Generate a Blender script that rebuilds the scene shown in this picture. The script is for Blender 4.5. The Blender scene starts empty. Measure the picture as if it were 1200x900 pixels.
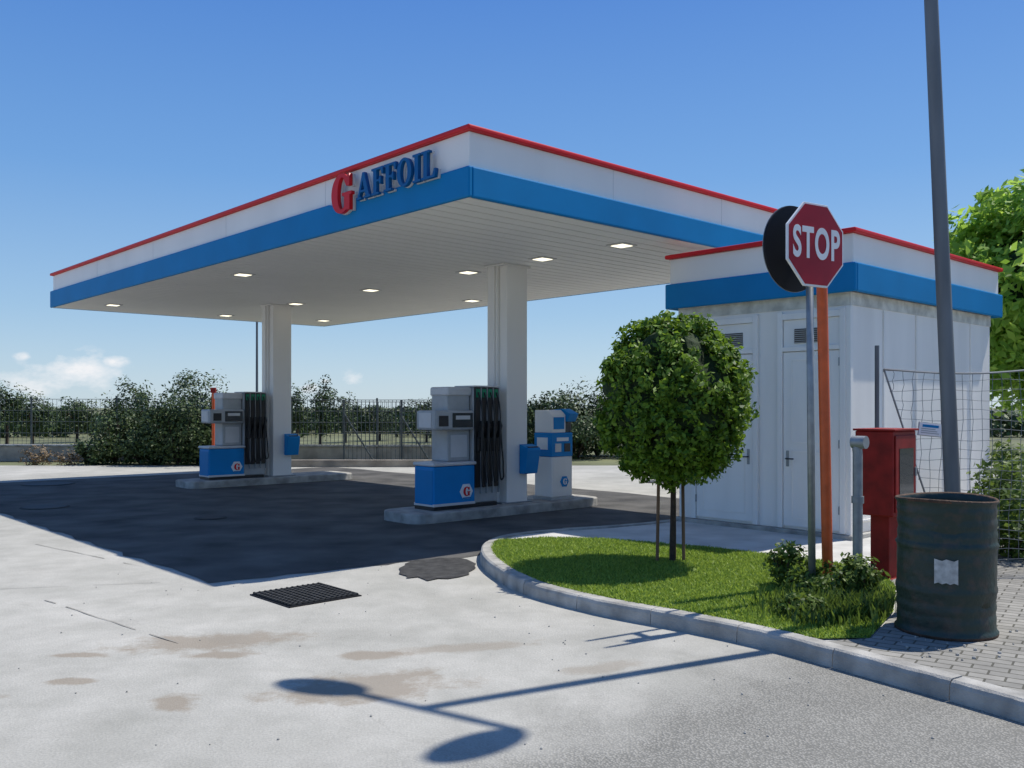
import bpy, bmesh, math, random
import numpy as np
from mathutils import Vector, Matrix, noise as mnoise
random.seed(3)
S=bpy.context.scene
COL=S.collection
# ---------------------------------------------------------------- materials
def nn(nt,t,**k):
    n=nt.nodes.new(t)
    for a,b in k.items(): setattr(n,a,b)
    return n
def pbr(name,col,rough=.6,var=.12,scale=3.0,bump=0.0,bscale=60.0,metal=0.0,col2=None,emit=0,spec=.5,detail=6,thr=None,streak=False):
    m=bpy.data.materials.new(name); m.use_nodes=True; nt=m.node_tree
    b=nt.nodes['Principled BSDF']; L=nt.links.new
    tc=nn(nt,'ShaderNodeTexCoord'); no=nn(nt,'ShaderNodeTexNoise'); no.inputs['Scale'].default_value=scale; no.inputs['Detail'].default_value=detail
    if streak:
        mp=nn(nt,'ShaderNodeMapping'); mp.inputs['Scale'].default_value=(1,1,.15); L(tc.outputs['Object'],mp.inputs[0]); L(mp.outputs[0],no.inputs['Vector'])
    else: L(tc.outputs['Object'],no.inputs['Vector'])
    r=nn(nt,'ShaderNodeValToRGB')
    c2=col2 if col2 else tuple(c*(1-var*2) for c in col)
    c1=col if col2 else tuple(min(1,c*(1+var*.6)) for c in col)
    lo,hi=thr if thr else (.3,.7)
    r.color_ramp.elements[0].position=lo; r.color_ramp.elements[1].position=hi
    r.color_ramp.elements[0].color=(*c2,1); r.color_ramp.elements[1].color=(*c1,1)
    L(no.outputs[0],r.inputs[0]); L(r.outputs[0],b.inputs['Base Color'])
    b.inputs['Roughness'].default_value=rough; b.inputs['Metallic'].default_value=metal
    b.inputs['Specular IOR Level'].default_value=spec
    if bump>0:
        n2=nn(nt,'ShaderNodeTexNoise'); n2.inputs['Scale'].default_value=bscale; n2.inputs['Detail'].default_value=4
        L(tc.outputs['Object'],n2.inputs['Vector'])
        bp=nn(nt,'ShaderNodeBump'); bp.inputs['Strength'].default_value=bump; bp.inputs['Distance'].default_value=.02
        L(n2.outputs[0],bp.inputs['Height']); L(bp.outputs[0],b.inputs['Normal'])
    if emit>0:
        b.inputs['Emission Color'].default_value=(1,.93,.7,1); b.inputs['Emission Strength'].default_value=emit
    return m
def leafmat(name,dark,light,trans=.35):
    m=bpy.data.materials.new(name); m.use_nodes=True; nt=m.node_tree; L=nt.links.new
    b=nt.nodes['Principled BSDF']; out=nt.nodes['Material Output']
    g=nn(nt,'ShaderNodeNewGeometry'); r=nn(nt,'ShaderNodeValToRGB')
    r.color_ramp.elements[0].color=(*dark,1); r.color_ramp.elements[1].color=(*light,1)
    L(g.outputs['Random Per Island'],r.inputs[0]); L(r.outputs[0],b.inputs['Base Color'])
    b.inputs['Roughness'].default_value=.55; b.inputs['Specular IOR Level'].default_value=.3
    if trans>0:
        t=nn(nt,'ShaderNodeBsdfTranslucent'); 
        hs=nn(nt,'ShaderNodeHueSaturation'); hs.inputs['Value'].default_value=1.6; hs.inputs['Hue'].default_value=.49
        L(r.outputs[0],hs.inputs['Color']); L(hs.outputs[0],t.inputs[0])
        mx=nn(nt,'ShaderNodeMixShader'); mx.inputs[0].default_value=trans
        L(b.outputs[0],mx.inputs[1]); L(t.outputs[0],mx.inputs[2]); L(mx.outputs[0],out.inputs[0])
    return m
M={}
M['white']=pbr('white_paint',(.86,.83,.79),.5,.035,1.2,streak=True,spec=.3)
M['soffit']=pbr('soffit_white',(.92,.905,.88),.5,.02,.8,spec=.3)
M['gap']=pbr('dark_gap',(.05,.05,.05),.9)
M['red']=pbr('red_paint',(.68,.012,.02),.45,.06,spec=.3)
M['blue']=pbr('blue_paint',(.0,.2,.47),.55,.05,1.5,spec=.22)
M['navy']=pbr('letter_blue',(.0,.11,.31),.5,.05,1.5,spec=.25)
M['blue2']=pbr('bright_blue_paint',(.0,.23,.57),.5,.05,spec=.25)
M['grey']=pbr('grey_metal',(.42,.43,.43),.45,.1,4)
M['lgrey']=pbr('light_grey_metal',(.62,.61,.6),.45,.07,3)
M['dark']=pbr('dark_plastic',(.02,.02,.022),.4,.2)
M['screen']=pbr('screen_glass',(.02,.03,.035),.1,.1)
M['rubber']=pbr('rubber',(.012,.012,.013),.5)
M['green']=pbr('green_paint',(.0,.25,.12),.4)
M['black']=pbr('black_paint',(.012,.012,.016),.6,spec=.25)
M['galv']=pbr('galvanised_steel',(.3,.32,.33),.5,.12,12,metal=.5)
M['pole']=pbr('dark_galvanised_pole',(.16,.17,.18),.55,.2,6,metal=.2,streak=True)
M['orange']=pbr('orange_paint',(.7,.11,.02),.45,.12,8)
M['signred']=pbr('sign_red',(.36,.006,.02),.4,.08,6,spec=.3)
M['signwhite']=pbr('sign_white',(.8,.8,.8),.4,.04)
M['cabred']=pbr('cabinet_red',(.3,.016,.012),.55,.2,7,spec=.3)
M['panel']=pbr('kiosk_panel',(.87,.84,.79),.55,.05,2.2,streak=True,bump=.05,spec=.3)
M['panel2']=pbr('kiosk_door',(.85,.83,.79),.5,.04,3,streak=True,spec=.3)
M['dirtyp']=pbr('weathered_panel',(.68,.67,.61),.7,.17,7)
M['roof']=pbr('roof_membrane',(.35,.35,.34),.9,.1)
M['vent']=pbr('vent_dark',(.1,.1,.09),.6)
M['conc']=pbr('kerb_concrete',(.42,.405,.37),.9,.22,5,bump=.4,bscale=90)
M['slab']=pbr('slab_concrete',(.58,.565,.53),.9,.12,2.5,bump=.2,bscale=60)
M['wall']=pbr('wall_concrete',(.4,.35,.29),.9,.2,2,bump=.3,bscale=20)
M['asph_shade']=pbr('shade_dark_asphalt',(.11,.105,.097),.95,.3,1.3,bump=.6,bscale=220,detail=12)  # asphalt tone that also carries painted canopy shade
M['patch']=pbr('patch_asphalt',(.07,.068,.065),.95,.3,9,bump=1,bscale=120,detail=10)
M['bark']=pbr('bark',(.07,.045,.03),.9,.3,20,bump=.6,bscale=60)
M['stake']=pbr('wooden_stake',(.2,.11,.06),.8,.25,14,streak=True)
M['iron']=pbr('cast_iron',(.035,.035,.035),.7,.3,20)
M['barrel']=pbr('weathered_barrel_paint',(.011,.03,.023),.5,.2,11,bump=.4,bscale=18,col2=(.045,.04,.03),thr=(.34,.52),detail=14)
M['rust']=pbr('rust',(.09,.05,.03),.85,.3,15,bump=.5)
M['paper']=pbr('weathered_label',(.5,.5,.47),.8,.2,20)
M['gras']=pbr('grass_soil',(.16,.28,.04),.95,.3,9,bump=.8,bscale=120,col2=(.07,.12,.025))
M['blade']=leafmat('grass_blades',(.11,.19,.022),(.36,.47,.075),.3)
M['leaf']=leafmat('tree_leaves',(.03,.085,.008),(.2,.32,.03),.3)
M['core']=pbr('light_blocker_green',(.022,.045,.008),.9,.3,14,bump=.8,bscale=30)  # dark fill for the added light-blocking cores
M['leafb']=leafmat('bright_leaves',(.14,.27,.03),(.4,.58,.1),.45)
M['leafd']=leafmat('dark_leaves',(.02,.04,.013),(.075,.115,.03),0)
M['leafm']=leafmat('shrub_leaves',(.03,.07,.015),(.15,.22,.035),.3)
M['leafdry']=leafmat('dry_leaves',(.12,.08,.05),(.26,.19,.1),0)
M['lamp']=pbr('lamp_lens',(1,.95,.8),.3,.02,emit=1.6)
M['fence']=pbr('fence_steel',(.07,.085,.085),.6,.15,4)
M['wire']=pbr('fence_wire',(.2,.22,.24),.5,.15,4,metal=.4)

# ---------------------------------------------------------------- helpers
def empty(name,loc=(0,0,0),rz=0,parent=None):
    e=bpy.data.objects.new(name,None); COL.objects.link(e); e.location=loc; e.rotation_euler=(0,0,rz); e.empty_display_size=.2
    if parent: e.parent=parent
    return e
def fin(name,bm,mat,parent=None,smooth=False,mats=None):
    me=bpy.data.meshes.new(name); bm.to_mesh(me); bm.free()
    for m in (mats or [mat]): me.materials.append(m)
    if smooth:
        for p in me.polygons: p.use_smooth=True
    o=bpy.data.objects.new(name,me); COL.objects.link(o)
    if parent: o.parent=parent
    return o
def bmbox(bm,x0,x1,y0,y1,z0,z1):
    v=[bm.verts.new((x,y,z)) for z in (z0,z1) for x,y in ((x0,y0),(x1,y0),(x1,y1),(x0,y1))]
    for f in ((3,2,1,0),(4,5,6,7),(0,1,5,4),(1,2,6,5),(2,3,7,6),(3,0,4,7)): bm.faces.new([v[i] for i in f])
def bev(o,w,seg=2):
    b=o.modifiers.new('b','BEVEL'); b.width=w; b.segments=seg; b.limit_method='ANGLE'
def box(name,x0,x1,y0,y1,z0,z1,mat,parent=None,bevel=.006):
    bm=bmesh.new(); bmbox(bm,x0,x1,y0,y1,z0,z1); o=fin(name,bm,mat,parent)
    if bevel: bev(o,bevel)
    return o
def bmcyl(bm,p0,p1,r0,r1=None,seg=16,caps=True):
    r1=r0 if r1 is None else r1
    p0=Vector(p0);p1=Vector(p1); d=(p1-p0).normalized()
    a=Vector((0,0,1)) if abs(d.z)<.9 else Vector((1,0,0))
    u=d.cross(a).normalized(); w=d.cross(u)
    A=[];B=[]
    for i in range(seg):
        t=2*math.pi*i/seg; q=u*math.cos(t)+w*math.sin(t)
        A.append(bm.verts.new(p0+q*r0)); B.append(bm.verts.new(p1+q*r1))
    for i in range(seg):
        j=(i+1)%seg; bm.faces.new((A[i],B[i],B[j],A[j]))
    if caps: bm.faces.new(A); bm.faces.new(B[::-1])
def cyl(name,p0,p1,r0,r1=None,mat=None,parent=None,seg=20):
    bm=bmesh.new(); bmcyl(bm,p0,p1,r0,r1,seg); bmesh.ops.recalc_face_normals(bm,faces=bm.faces)
    o=fin(name,bm,mat,parent,True); 
    e=o.modifiers.new('e','EDGE_SPLIT'); e.split_angle=math.radians(40)
    return o
def tube(name,pts,r,mat,parent=None,res=6):
    c=bpy.data.curves.new(name,'CURVE'); c.dimensions='3D'; c.bevel_depth=r; c.bevel_resolution=3; c.resolution_u=res
    s=c.splines.new('BEZIER'); s.bezier_points.add(len(pts)-1)
    for i,p in enumerate(pts):
        b=s.bezier_points[i]; b.co=p; b.handle_left_type=b.handle_right_type='AUTO'
    c.materials.append(mat); o=bpy.data.objects.new(name,c); COL.objects.link(o)
    if parent: o.parent=parent
    return o
def prism(name,pts,axis,a0,a1,mat,parent=None,bevel=.006):
    bm=bmesh.new()
    def P(p,a): return {'x':(a,p[0],p[1]),'y':(p[0],a,p[1]),'z':(p[0],p[1],a)}[axis]
    A=[bm.verts.new(P(p,a0)) for p in pts]; B=[bm.verts.new(P(p,a1)) for p in pts]
    bm.faces.new(A); bm.faces.new(B[::-1])
    for i in range(len(pts)):
        j=(i+1)%len(pts); bm.faces.new((A[i],A[j],B[j],B[i]))
    bmesh.ops.recalc_face_normals(bm,faces=bm.faces)
    o=fin(name,bm,mat,parent)
    if bevel: bev(o,bevel)
    return o
def sheet(name,pts,z,mat,parent=None):
    bm=bmesh.new(); f=bm.faces.new([bm.verts.new((x,y,z)) for x,y in pts]); 
    f.normal_update()
    if f.normal.z<0: f.normal_flip()
    bmesh.ops.triangulate(bm,faces=bm.faces)
    return fin(name,bm,mat,parent)
def coping_ring(x0,x1,y0,y1,z0,z1,mat,parent,w=.14):
    bm=bmesh.new()
    O=[(x0,y0),(x1,y0),(x1,y1),(x0,y1)]; I=[(x0+w,y0+w),(x1-w,y0+w),(x1-w,y1-w),(x0+w,y1-w)]
    V=[[bm.verts.new((*p,z)) for p in q] for q,z in ((O,z0),(O,z1),(I,z1),(I,z0))]
    for a in range(4):
        A,B=V[a],V[(a+1)%4]
        for i in range(4): j=(i+1)%4; bm.faces.new((A[i],A[j],B[j],B[i]))
    bmesh.ops.recalc_face_normals(bm,faces=bm.faces)
    o=fin('red_coping',bm,mat,parent); bev(o,.018); return o
def glyph(name,loops,o,xd,up,size,depth,mat,parent,sx=1.0):
    c=bpy.data.curves.new(name,'CURVE'); c.dimensions='2D'; c.fill_mode='BOTH'; c.extrude=depth/2; c.bevel_depth=0
    for lp in loops:
        s=c.splines.new('POLY'); s.points.add(len(lp)-1); s.use_cyclic_u=True
        for i,p in enumerate(lp): s.points[i].co=(p[0]*size*sx,p[1]*size,0,1)
    c.materials.append(mat)
    ob=bpy.data.objects.new(name,c); COL.objects.link(ob); ob.parent=parent
    x=Vector(xd).normalized(); u=Vector(up).normalized(); n=x.cross(u)
    m=Matrix((( x.x,u.x,n.x,o[0]),(x.y,u.y,n.y,o[1]),(x.z,u.z,n.z,o[2]),(0,0,0,1)))
    ob.matrix_local=m
    return ob
def ell(cx,cy,rx,ry,a0,a1,n):
    return [(cx+rx*math.cos(math.radians(a0+(a1-a0)*i/(n-1))),cy+ry*math.sin(math.radians(a0+(a1-a0)*i/(n-1)))) for i in range(n)]
G_I=([[(0,0),(.42,0),(.42,.08),(.31,.08),(.31,.92),(.42,.92),(.42,1),(0,1),(0,.92),(.11,.92),(.11,.08),(0,.08)]],.42)
G_L=([[(0,0),(.72,0),(.76,.3),(.68,.3),(.6,.08),(.31,.08),(.31,.92),(.42,.92),(.42,1),(0,1),(0,.92),(.11,.92),(.11,.08),(0,.08)]],.76)
G_F=([[(0,0),(.44,0),(.44,.08),(.31,.08),(.31,.47),(.46,.47),(.5,.36),(.57,.36),(.57,.66),(.5,.66),(.46,.55),(.31,.55),(.31,.92),(.56,.92),(.63,.72),(.7,.72),(.7,1),(0,1),(0,.92),(.11,.92),(.11,.08),(0,.08)]],.7)
G_A=([[(0,0),(.32,0),(.32,.08),(.22,.08),(.27,.25),(.56,.25),(.61,.08),(.5,.08),(.5,0),(.92,0),(.92,.08),(.83,.08),(.53,1),(.4,1),(.1,.08),(0,.08)],[(.3,.33),(.415,.7),(.53,.33)]],.92)
G_O=([ell(.42,.5,.42,.52,0,354,40),ell(.42,.5,.2,.42,0,354,40)],.84)
G_G=([ell(.47,.5,.47,.52,48,300,36)+[(.88,.03),(.88,.42),(.97,.42),(.97,.5),(.52,.5),(.52,.42),(.62,.42),(.62,.14)]+ell(.5,.5,.2,.42,292,64,30)+[(.72,.66),(.87,.66),(.87,.97),(.8,.97)]],.97)

rng=np.random.default_rng(5)
def quads_mesh(name,P,mat,parent=None,k=4):
    n=P.shape[0]; me=bpy.data.meshes.new(name)
    me.vertices.add(n*k); me.vertices.foreach_set('co',P.reshape(-1).astype(np.float32))
    me.loops.add(n*k); me.loops.foreach_set('vertex_index',np.arange(n*k,dtype=np.int32))
    me.polygons.add(n); me.polygons.foreach_set('loop_start',np.arange(0,n*k,k,dtype=np.int32)); me.polygons.foreach_set('loop_total',np.full(n,k,dtype=np.int32))
    me.materials.append(mat); me.update(calc_edges=True)
    o=bpy.data.objects.new(name,me); COL.objects.link(o)
    if parent: o.parent=parent
    return o
def unit(n):
    v=rng.normal(size=(n,3)); return v/np.linalg.norm(v,axis=1,keepdims=True)
def leafcloud(c,r,n,size,clumps=60,spread=.22,shell=.55,aspect=.5,lower=1.0,wild=.9):
    cd=unit(clumps)*(shell+(1-shell)*rng.random((clumps,1))**.6)
    cd[:,2]=np.where(cd[:,2]<0,cd[:,2]*lower,cd[:,2])
    sz=spread*(.6+.8*rng.random(clumps))
    idx=rng.integers(0,clumps,n)
    p=cd[idx]+unit(n)*(rng.random((n,1))**.45)*sz[idx][:,None]
    nrm=p/np.maximum(np.linalg.norm(p,axis=1,keepdims=True),.05)+unit(n)*wild+np.array([0,0,.35])
    nrm/=np.linalg.norm(nrm,axis=1,keepdims=True)
    t=np.cross(nrm,unit(n)); t/=np.linalg.norm(t,axis=1,keepdims=True); b=np.cross(nrm,t)
    pos=np.array(c)+p*np.array(r)
    s=(size*(.6+.8*rng.random((n,1))))
    return np.stack([pos-t*s*.5,pos+b*s*aspect*.5-nrm*s*.06,pos+t*s*.5,pos-b*s*aspect*.5-nrm*s*.06],axis=1)

# ---------------------------------------------------------------- camera / light
cam=bpy.data.cameras.new('camera'); co=bpy.data.objects.new('camera',cam); COL.objects.link(co); S.camera=co
cam.sensor_width=36; cam.lens=36*1060/1200; cam.clip_end=3000; cam.clip_start=.05
co.location=(0,0,1.7); co.rotation_euler=(math.radians(90),0,0); cam.shift_y=27/1200
sd=Vector((.427,.2405,.871)).normalized()
sl=bpy.data.lights.new('sun','SUN'); sl.energy=5.0; sl.angle=math.radians(.5); sl.color=(1,.955,.87)
so=bpy.data.objects.new('sun',sl); COL.objects.link(so); so.rotation_euler=sd.to_track_quat('Z','Y').to_euler(); so.location=(20,10,30)
w=bpy.data.worlds.new('World'); S.world=w; w.use_nodes=True; nt=w.node_tree; L=nt.links.new
bg=nt.nodes['Background']; sky=nn(nt,'ShaderNodeTexSky',sky_type='NISHITA'); sky.sun_disc=False
sky.sun_elevation=math.asin(sd.z); sky.sun_rotation=math.atan2(sd.x,sd.y); sky.air_density=1.0; sky.dust_density=.3; sky.ozone_density=1.5
bg.inputs[1].default_value=.13
tc=nn(nt,'ShaderNodeTexCoord')
sz=nn(nt,'ShaderNodeSeparateXYZ'); L(tc.outputs['Generated'],sz.inputs[0])
gr=nn(nt,'ShaderNodeValToRGB'); ee=gr.color_ramp.elements
ee[0].position=0; ee[0].color=(.43,.565,.68,1); ee[1].position=1; ee[1].color=(.08,.18,.44,1)
for p,c in ((.10,(.26,.44,.66)),(.24,(.12,.305,.64)),(.45,(.04,.175,.57))):
    q=ee.new(p); q.color=(*c,1)
L(sz.outputs[2],gr.inputs[0])
gs=nn(nt,'ShaderNodeVectorMath',operation='SCALE'); gs.inputs['Scale'].default_value=9.0; L(gr.outputs[0],gs.inputs[0])
sm=nn(nt,'ShaderNodeMixRGB'); sm.inputs[0].default_value=.78; L(sky.outputs[0],sm.inputs[1]); L(gs.outputs[0],sm.inputs[2])
mp=nn(nt,'ShaderNodeMapping'); mp.inputs['Scale'].default_value=(22,22,42); L(tc.outputs['Generated'],mp.inputs[0])
cn=nn(nt,'ShaderNodeTexNoise'); cn.inputs['Scale'].default_value=1.0; cn.inputs['Detail'].default_value=8; cn.inputs['Roughness'].default_value=.6; L(mp.outputs[0],cn.inputs['Vector'])
acc=None
for (px,py,rad,amp) in ((82,437,.066,1.05),(133,424,.02,1),(415,443,.024,.85),(358,456,.022,.8),(382,447,.013,.7),(30,418,.016,.75),(40,452,.06,.6)):
    d=Vector(((px-600)/1060,1,(477-py)/1060)).normalized()
    sub=nn(nt,'ShaderNodeVectorMath',operation='SUBTRACT'); L(tc.outputs['Generated'],sub.inputs[0]); sub.inputs[1].default_value=d
    ml=nn(nt,'ShaderNodeVectorMath',operation='MULTIPLY'); L(sub.outputs[0],ml.inputs[0]); ml.inputs[1].default_value=(1,1,2.0)
    ln=nn(nt,'ShaderNodeVectorMath',operation='LENGTH'); L(ml.outputs[0],ln.inputs[0])
    mr=nn(nt,'ShaderNodeMapRange'); mr.inputs[1].default_value=0; mr.inputs[2].default_value=rad; mr.inputs[3].default_value=amp; mr.inputs[4].default_value=0; L(ln.outputs[1],mr.inputs[0])
    if acc is None: acc=mr.outputs[0]
    else:
        mx=nn(nt,'ShaderNodeMath',operation='MAXIMUM'); L(acc,mx.inputs[0]); L(mr.outputs[0],mx.inputs[1]); acc=mx.outputs[0]
ad=nn(nt,'ShaderNodeMath',operation='MULTIPLY_ADD'); L(cn.outputs[0],ad.inputs[0]); ad.inputs[1].default_value=2.2; L(acc,ad.inputs[2])
cr=nn(nt,'ShaderNodeMapRange'); cr.inputs[1].default_value=1.4; cr.inputs[2].default_value=2.05; L(ad.outputs[0],cr.inputs[0])
gt=nn(nt,'ShaderNodeMath',operation='MULTIPLY'); L(cr.outputs[0],gt.inputs[0])
mr2=nn(nt,'ShaderNodeMapRange'); mr2.inputs[1].default_value=0; mr2.inputs[2].default_value=.35; L(acc,mr2.inputs[0]); L(mr2.outputs[0],gt.inputs[1])
mc=nn(nt,'ShaderNodeMixRGB'); L(gt.outputs[0],mc.inputs[0]); L(sm.outputs[0],mc.inputs[1]); mc.inputs[2].default_value=(6.8,6.9,7.1,1); L(mc.outputs[0],bg.inputs[0])
S.view_settings.view_transform='Standard'; S.view_settings.look='None'; S.view_settings.exposure=0

# ---------------------------------------------------------------- ground
gm=pbr('dry_earth',(.16,.17,.08),.95,.3,.4,bump=.3,bscale=5)
sheet('ground',[(-900,-300),(900,-300),(900,1500),(-900,1500)],-.02,gm)
cm=bpy.data.materials.new('forecourt_concrete'); cm.use_nodes=True; nt=cm.node_tree; L=nt.links.new; b=nt.nodes['Principled BSDF']
b.inputs['Roughness'].default_value=.9; b.inputs['Specular IOR Level'].default_value=.2
tc=nn(nt,'ShaderNodeTexCoord'); OC=tc.outputs['Object']
def noise(sc,det=6,ro=.55,dist=0):
    n=nn(nt,'ShaderNodeTexNoise'); n.inputs['Scale'].default_value=sc; n.inputs['Detail'].default_value=det; n.inputs['Roughness'].default_value=ro; n.inputs['Distortion'].default_value=dist; L(OC,n.inputs['Vector']); return n
def ramp(src,els):
    r=nn(nt,'ShaderNodeValToRGB'); e=r.color_ramp.elements
    e[0].position,e[0].color=els[0][0],(*els[0][1],1); e[1].position,e[1].color=els[-1][0],(*els[-1][1],1)
    for p,c in els[1:-1]:
        q=e.new(p); q.color=(*c,1)
    L(src,r.inputs[0]); return r
def mixc(f,a,bb,mode='MIX'):
    m=nn(nt,'ShaderNodeMixRGB',blend_type=mode)
    if isinstance(f,float): m.inputs[0].default_value=f
    else: L(f,m.inputs[0])
    for i,s in ((1,a),(2,bb)):
        if isinstance(s,tuple): m.inputs[i].default_value=(*s,1)
        else: L(s,m.inputs[i])
    return m.outputs[0]
nA=noise(.35,8,.6,.3); nB=noise(2.2,8,.65); nC=noise(70,3,.6); nD=noise(.9,9,.7,.5)
base=ramp(nA.outputs[0],[(.3,(.38,.37,.33)),(.5,(.485,.47,.425)),(.7,(.56,.54,.49))]).outputs[0]
base=mixc(.45,base,ramp(nB.outputs[0],[(.3,(.55,.56,.54)),(.65,(1,1,1))]).outputs[0],'MULTIPLY')
base=mixc(.4,base,ramp(nC.outputs[0],[(.3,(.4,.4,.4)),(.7,(1,1,1))]).outputs[0],'MULTIPLY')
sx=nn(nt,'ShaderNodeSeparateXYZ'); L(OC,sx.inputs[0])
def M2(op,a,bb,c=None):
    m=nn(nt,'ShaderNodeMath',operation=op)
    for i,s in enumerate((a,bb,c)):
        if s is None: continue
        if isinstance(s,(int,float)): m.inputs[i].default_value=s
        else: L(s,m.inputs[i])
    return m.outputs[0]
X=sx.outputs[0];Y=sx.outputs[1]
d=M2('ADD',M2('MULTIPLY',X,.698),M2('MULTIPLY',Y,-.717)); d=M2('ADD',d,3.3); d=M2('ADD',d,M2('MULTIPLY_ADD',nD.outputs[0],1.6,-.8))
mr=nn(nt,'ShaderNodeMapRange'); mr.inputs[1].default_value=-.3; mr.inputs[2].default_value=.5; L(d,mr.inputs[0])
vor=nn(nt,'ShaderNodeTexVoronoi'); vor.inputs['Scale'].default_value=75; L(OC,vor.inputs['Vector'])
asp=ramp(vor.outputs['Distance'],[(.05,(.42,.405,.365)),(.6,(.21,.205,.185))]).outputs[0]
asp=mixc(.5,asp,ramp(nB.outputs[0],[(.35,(.7,.7,.7)),(.65,(1,1,1))]).outputs[0],'MULTIPLY')
base=mixc(mr.outputs[0],base,asp)
nE=noise(3.5,9,.72)
def stain(cx,cy,rx,ry,ang,amp=.68,col=(.24,.195,.145)):
    global base
    ca,sa=math.cos(ang),math.sin(ang)
    u=M2('ADD',M2('MULTIPLY',X,ca/rx),M2('MULTIPLY',Y,sa/rx)); u=M2('ADD',u,-(cx*ca+cy*sa)/rx)
    v=M2('ADD',M2('MULTIPLY',X,-sa/ry),M2('MULTIPLY',Y,ca/ry)); v=M2('ADD',v,-(-cx*sa+cy*ca)/ry)
    r=M2('SQRT',M2('ADD',M2('MULTIPLY',u,u),M2('MULTIPLY',v,v)),0)
    r=M2('ADD',r,M2('MULTIPLY_ADD',nE.outputs[0],2.8,-1.45))
    q=nn(nt,'ShaderNodeMapRange'); q.inputs[1].default_value=1.1; q.inputs[2].default_value=.6; q.inputs[3].default_value=0; q.inputs[4].default_value=amp; L(r,q.inputs[0])
    base=mixc(q.outputs[0],base,col)
for s in ((-2.2,6.55,.66,.24,.2),(-2.0,6.2,.22,.1,.1),(-.9,5.5,.55,.3,.3),(-.95,6.2,.22,.12,0),(-1.93,5.18,.12,.18,.4),(-2.95,6.2,.19,.07,0),(-2.75,5.6,.17,.07,0),(-.3,6.4,.5,.12,.25,.45),(-3.3,5.3,.3,.06,0,.4),(-5,13,1.2,.3,.6,.3),(.6,5.9,.3,.1,.4,.4)): stain(*s)
dk=ramp(nD.outputs[0],[(.52,(0,0,0)),(.72,(1,1,1))]).outputs[0]
base=mixc(M2('MULTIPLY',dk,.36),base,(.25,.24,.21))
dv=nn(nt,'ShaderNodeTexVoronoi',feature='DISTANCE_TO_EDGE'); dv.inputs['Scale'].default_value=.2
wv=nn(nt,'ShaderNodeVectorMath',operation='MULTIPLY_ADD'); L(nB.outputs[1],wv.inputs[0]); wv.inputs[1].default_value=(.5,.5,.5); L(OC,wv.inputs[2]); L(wv.outputs[0],dv.inputs['Vector'])
ck=nn(nt,'ShaderNodeMapRange'); ck.inputs[1].default_value=.0; ck.inputs[2].default_value=.0018; ck.inputs[3].default_value=.22; ck.inputs[4].default_value=0; L(dv.outputs['Distance'],ck.inputs[0])
base=mixc(ck.outputs[0],base,(.2,.19,.17))
L(base,b.inputs['Base Color'])
bp=nn(nt,'ShaderNodeBump'); bp.inputs['Strength'].default_value=.5; bp.inputs['Distance'].default_value=.012
hh=M2('ADD',M2('MULTIPLY',nC.outputs[0],.6),M2('MULTIPLY',M2('MULTIPLY',vor.outputs['Distance'],-1.2),mr.outputs[0])); hh=M2('ADD',hh,nB.outputs[0])
L(hh,bp.inputs['Height']); L(bp.outputs[0],b.inputs['Normal'])
sheet('forecourt_pavement',[(-45,-12),(30,-12),(30,26.3),(-45,26.3)],0,cm)

ANG=math.atan2(.678,.735); CX,CY=-.47,9.95
UR=Vector((math.cos(ANG),math.sin(ANG),0)); VL=Vector((-math.sin(ANG),math.cos(ANG),0))
def SW(u,v,z=0): return Vector((CX,CY,z))+UR*u+VL*v
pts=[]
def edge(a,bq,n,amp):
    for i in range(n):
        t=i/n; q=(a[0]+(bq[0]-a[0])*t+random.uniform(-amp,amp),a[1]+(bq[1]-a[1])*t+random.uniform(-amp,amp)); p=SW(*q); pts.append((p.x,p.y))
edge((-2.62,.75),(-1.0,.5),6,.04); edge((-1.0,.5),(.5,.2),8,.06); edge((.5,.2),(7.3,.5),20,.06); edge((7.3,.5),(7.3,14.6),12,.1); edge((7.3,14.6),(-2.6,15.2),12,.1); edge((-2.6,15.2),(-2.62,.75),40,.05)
sheet('asphalt_canopy_shade',pts,.005,M['asph_shade'])  # asphalt cut to the canopy's shadow footprint, its dark colour deepens that shade
pts=[(-.77+(.42+random.uniform(-.07,.07))*math.cos(a),9.5+(.62+random.uniform(-.1,.1))*math.sin(a)) for a in [i*2*math.pi/26 for i in range(26)]]
sheet('asphalt_patch',pts,.010,M['patch'])
def strip(bm,a,bq,wd,z=.006):
    a=Vector(a);bq=Vector(bq); n=Vector((-(bq-a).y,(bq-a).x)).normalized()*wd/2
    k=max(2,int((bq-a).length/.2)); prev=None
    for i in range(k+1):
        p=a.lerp(bq,i/k)+n*random.uniform(-1.2,1.2); ww=random.uniform(.25,1.1)
        c=(bm.verts.new((p.x-n.x*ww,p.y-n.y*ww,z)),bm.verts.new((p.x+n.x*ww,p.y+n.y*ww,z)))
        if prev and random.random()>.12: bm.faces.new((prev[0],c[0],c[1],prev[1]))
        prev=c
bm=bmesh.new()
for a,bq in (((-4.98,8.4),(-3.4,8.75)),((-5.9,11.2),(-3.9,9.6)),((-4.1,7.95),(-2.4,6.5)),((-9,8.2),(-4.98,8.4)),((-11,13.5),(-6.5,13.0)),((-14,17),(-9,15.6))):
    strip(bm,a,bq,.014)
fin('pavement_joints',bm,pbr('joint_dirt',(.27,.26,.235),.95))
for (x,y,r) in ((-10.2,19.9,.5),(-7.9,15.3,.34),(-4.6,13.8,.2),(3.3,20.5,.35)):
    e=empty('manhole_cover',(x,y,.004)); cyl('lid',(0,0,0),(0,0,.014),r,r,M['iron'],e,28); cyl('rim',(0,0,0),(0,0,.009),r+.04,r+.04,M['patch'],e,28)
e=empty('drain_grate',(-1.86,8.15,0),ANG)
box('frame_plate',-.36,.36,-.36,.36,0,.01,M['black'],e,0)
bm=bmesh.new()
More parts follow.
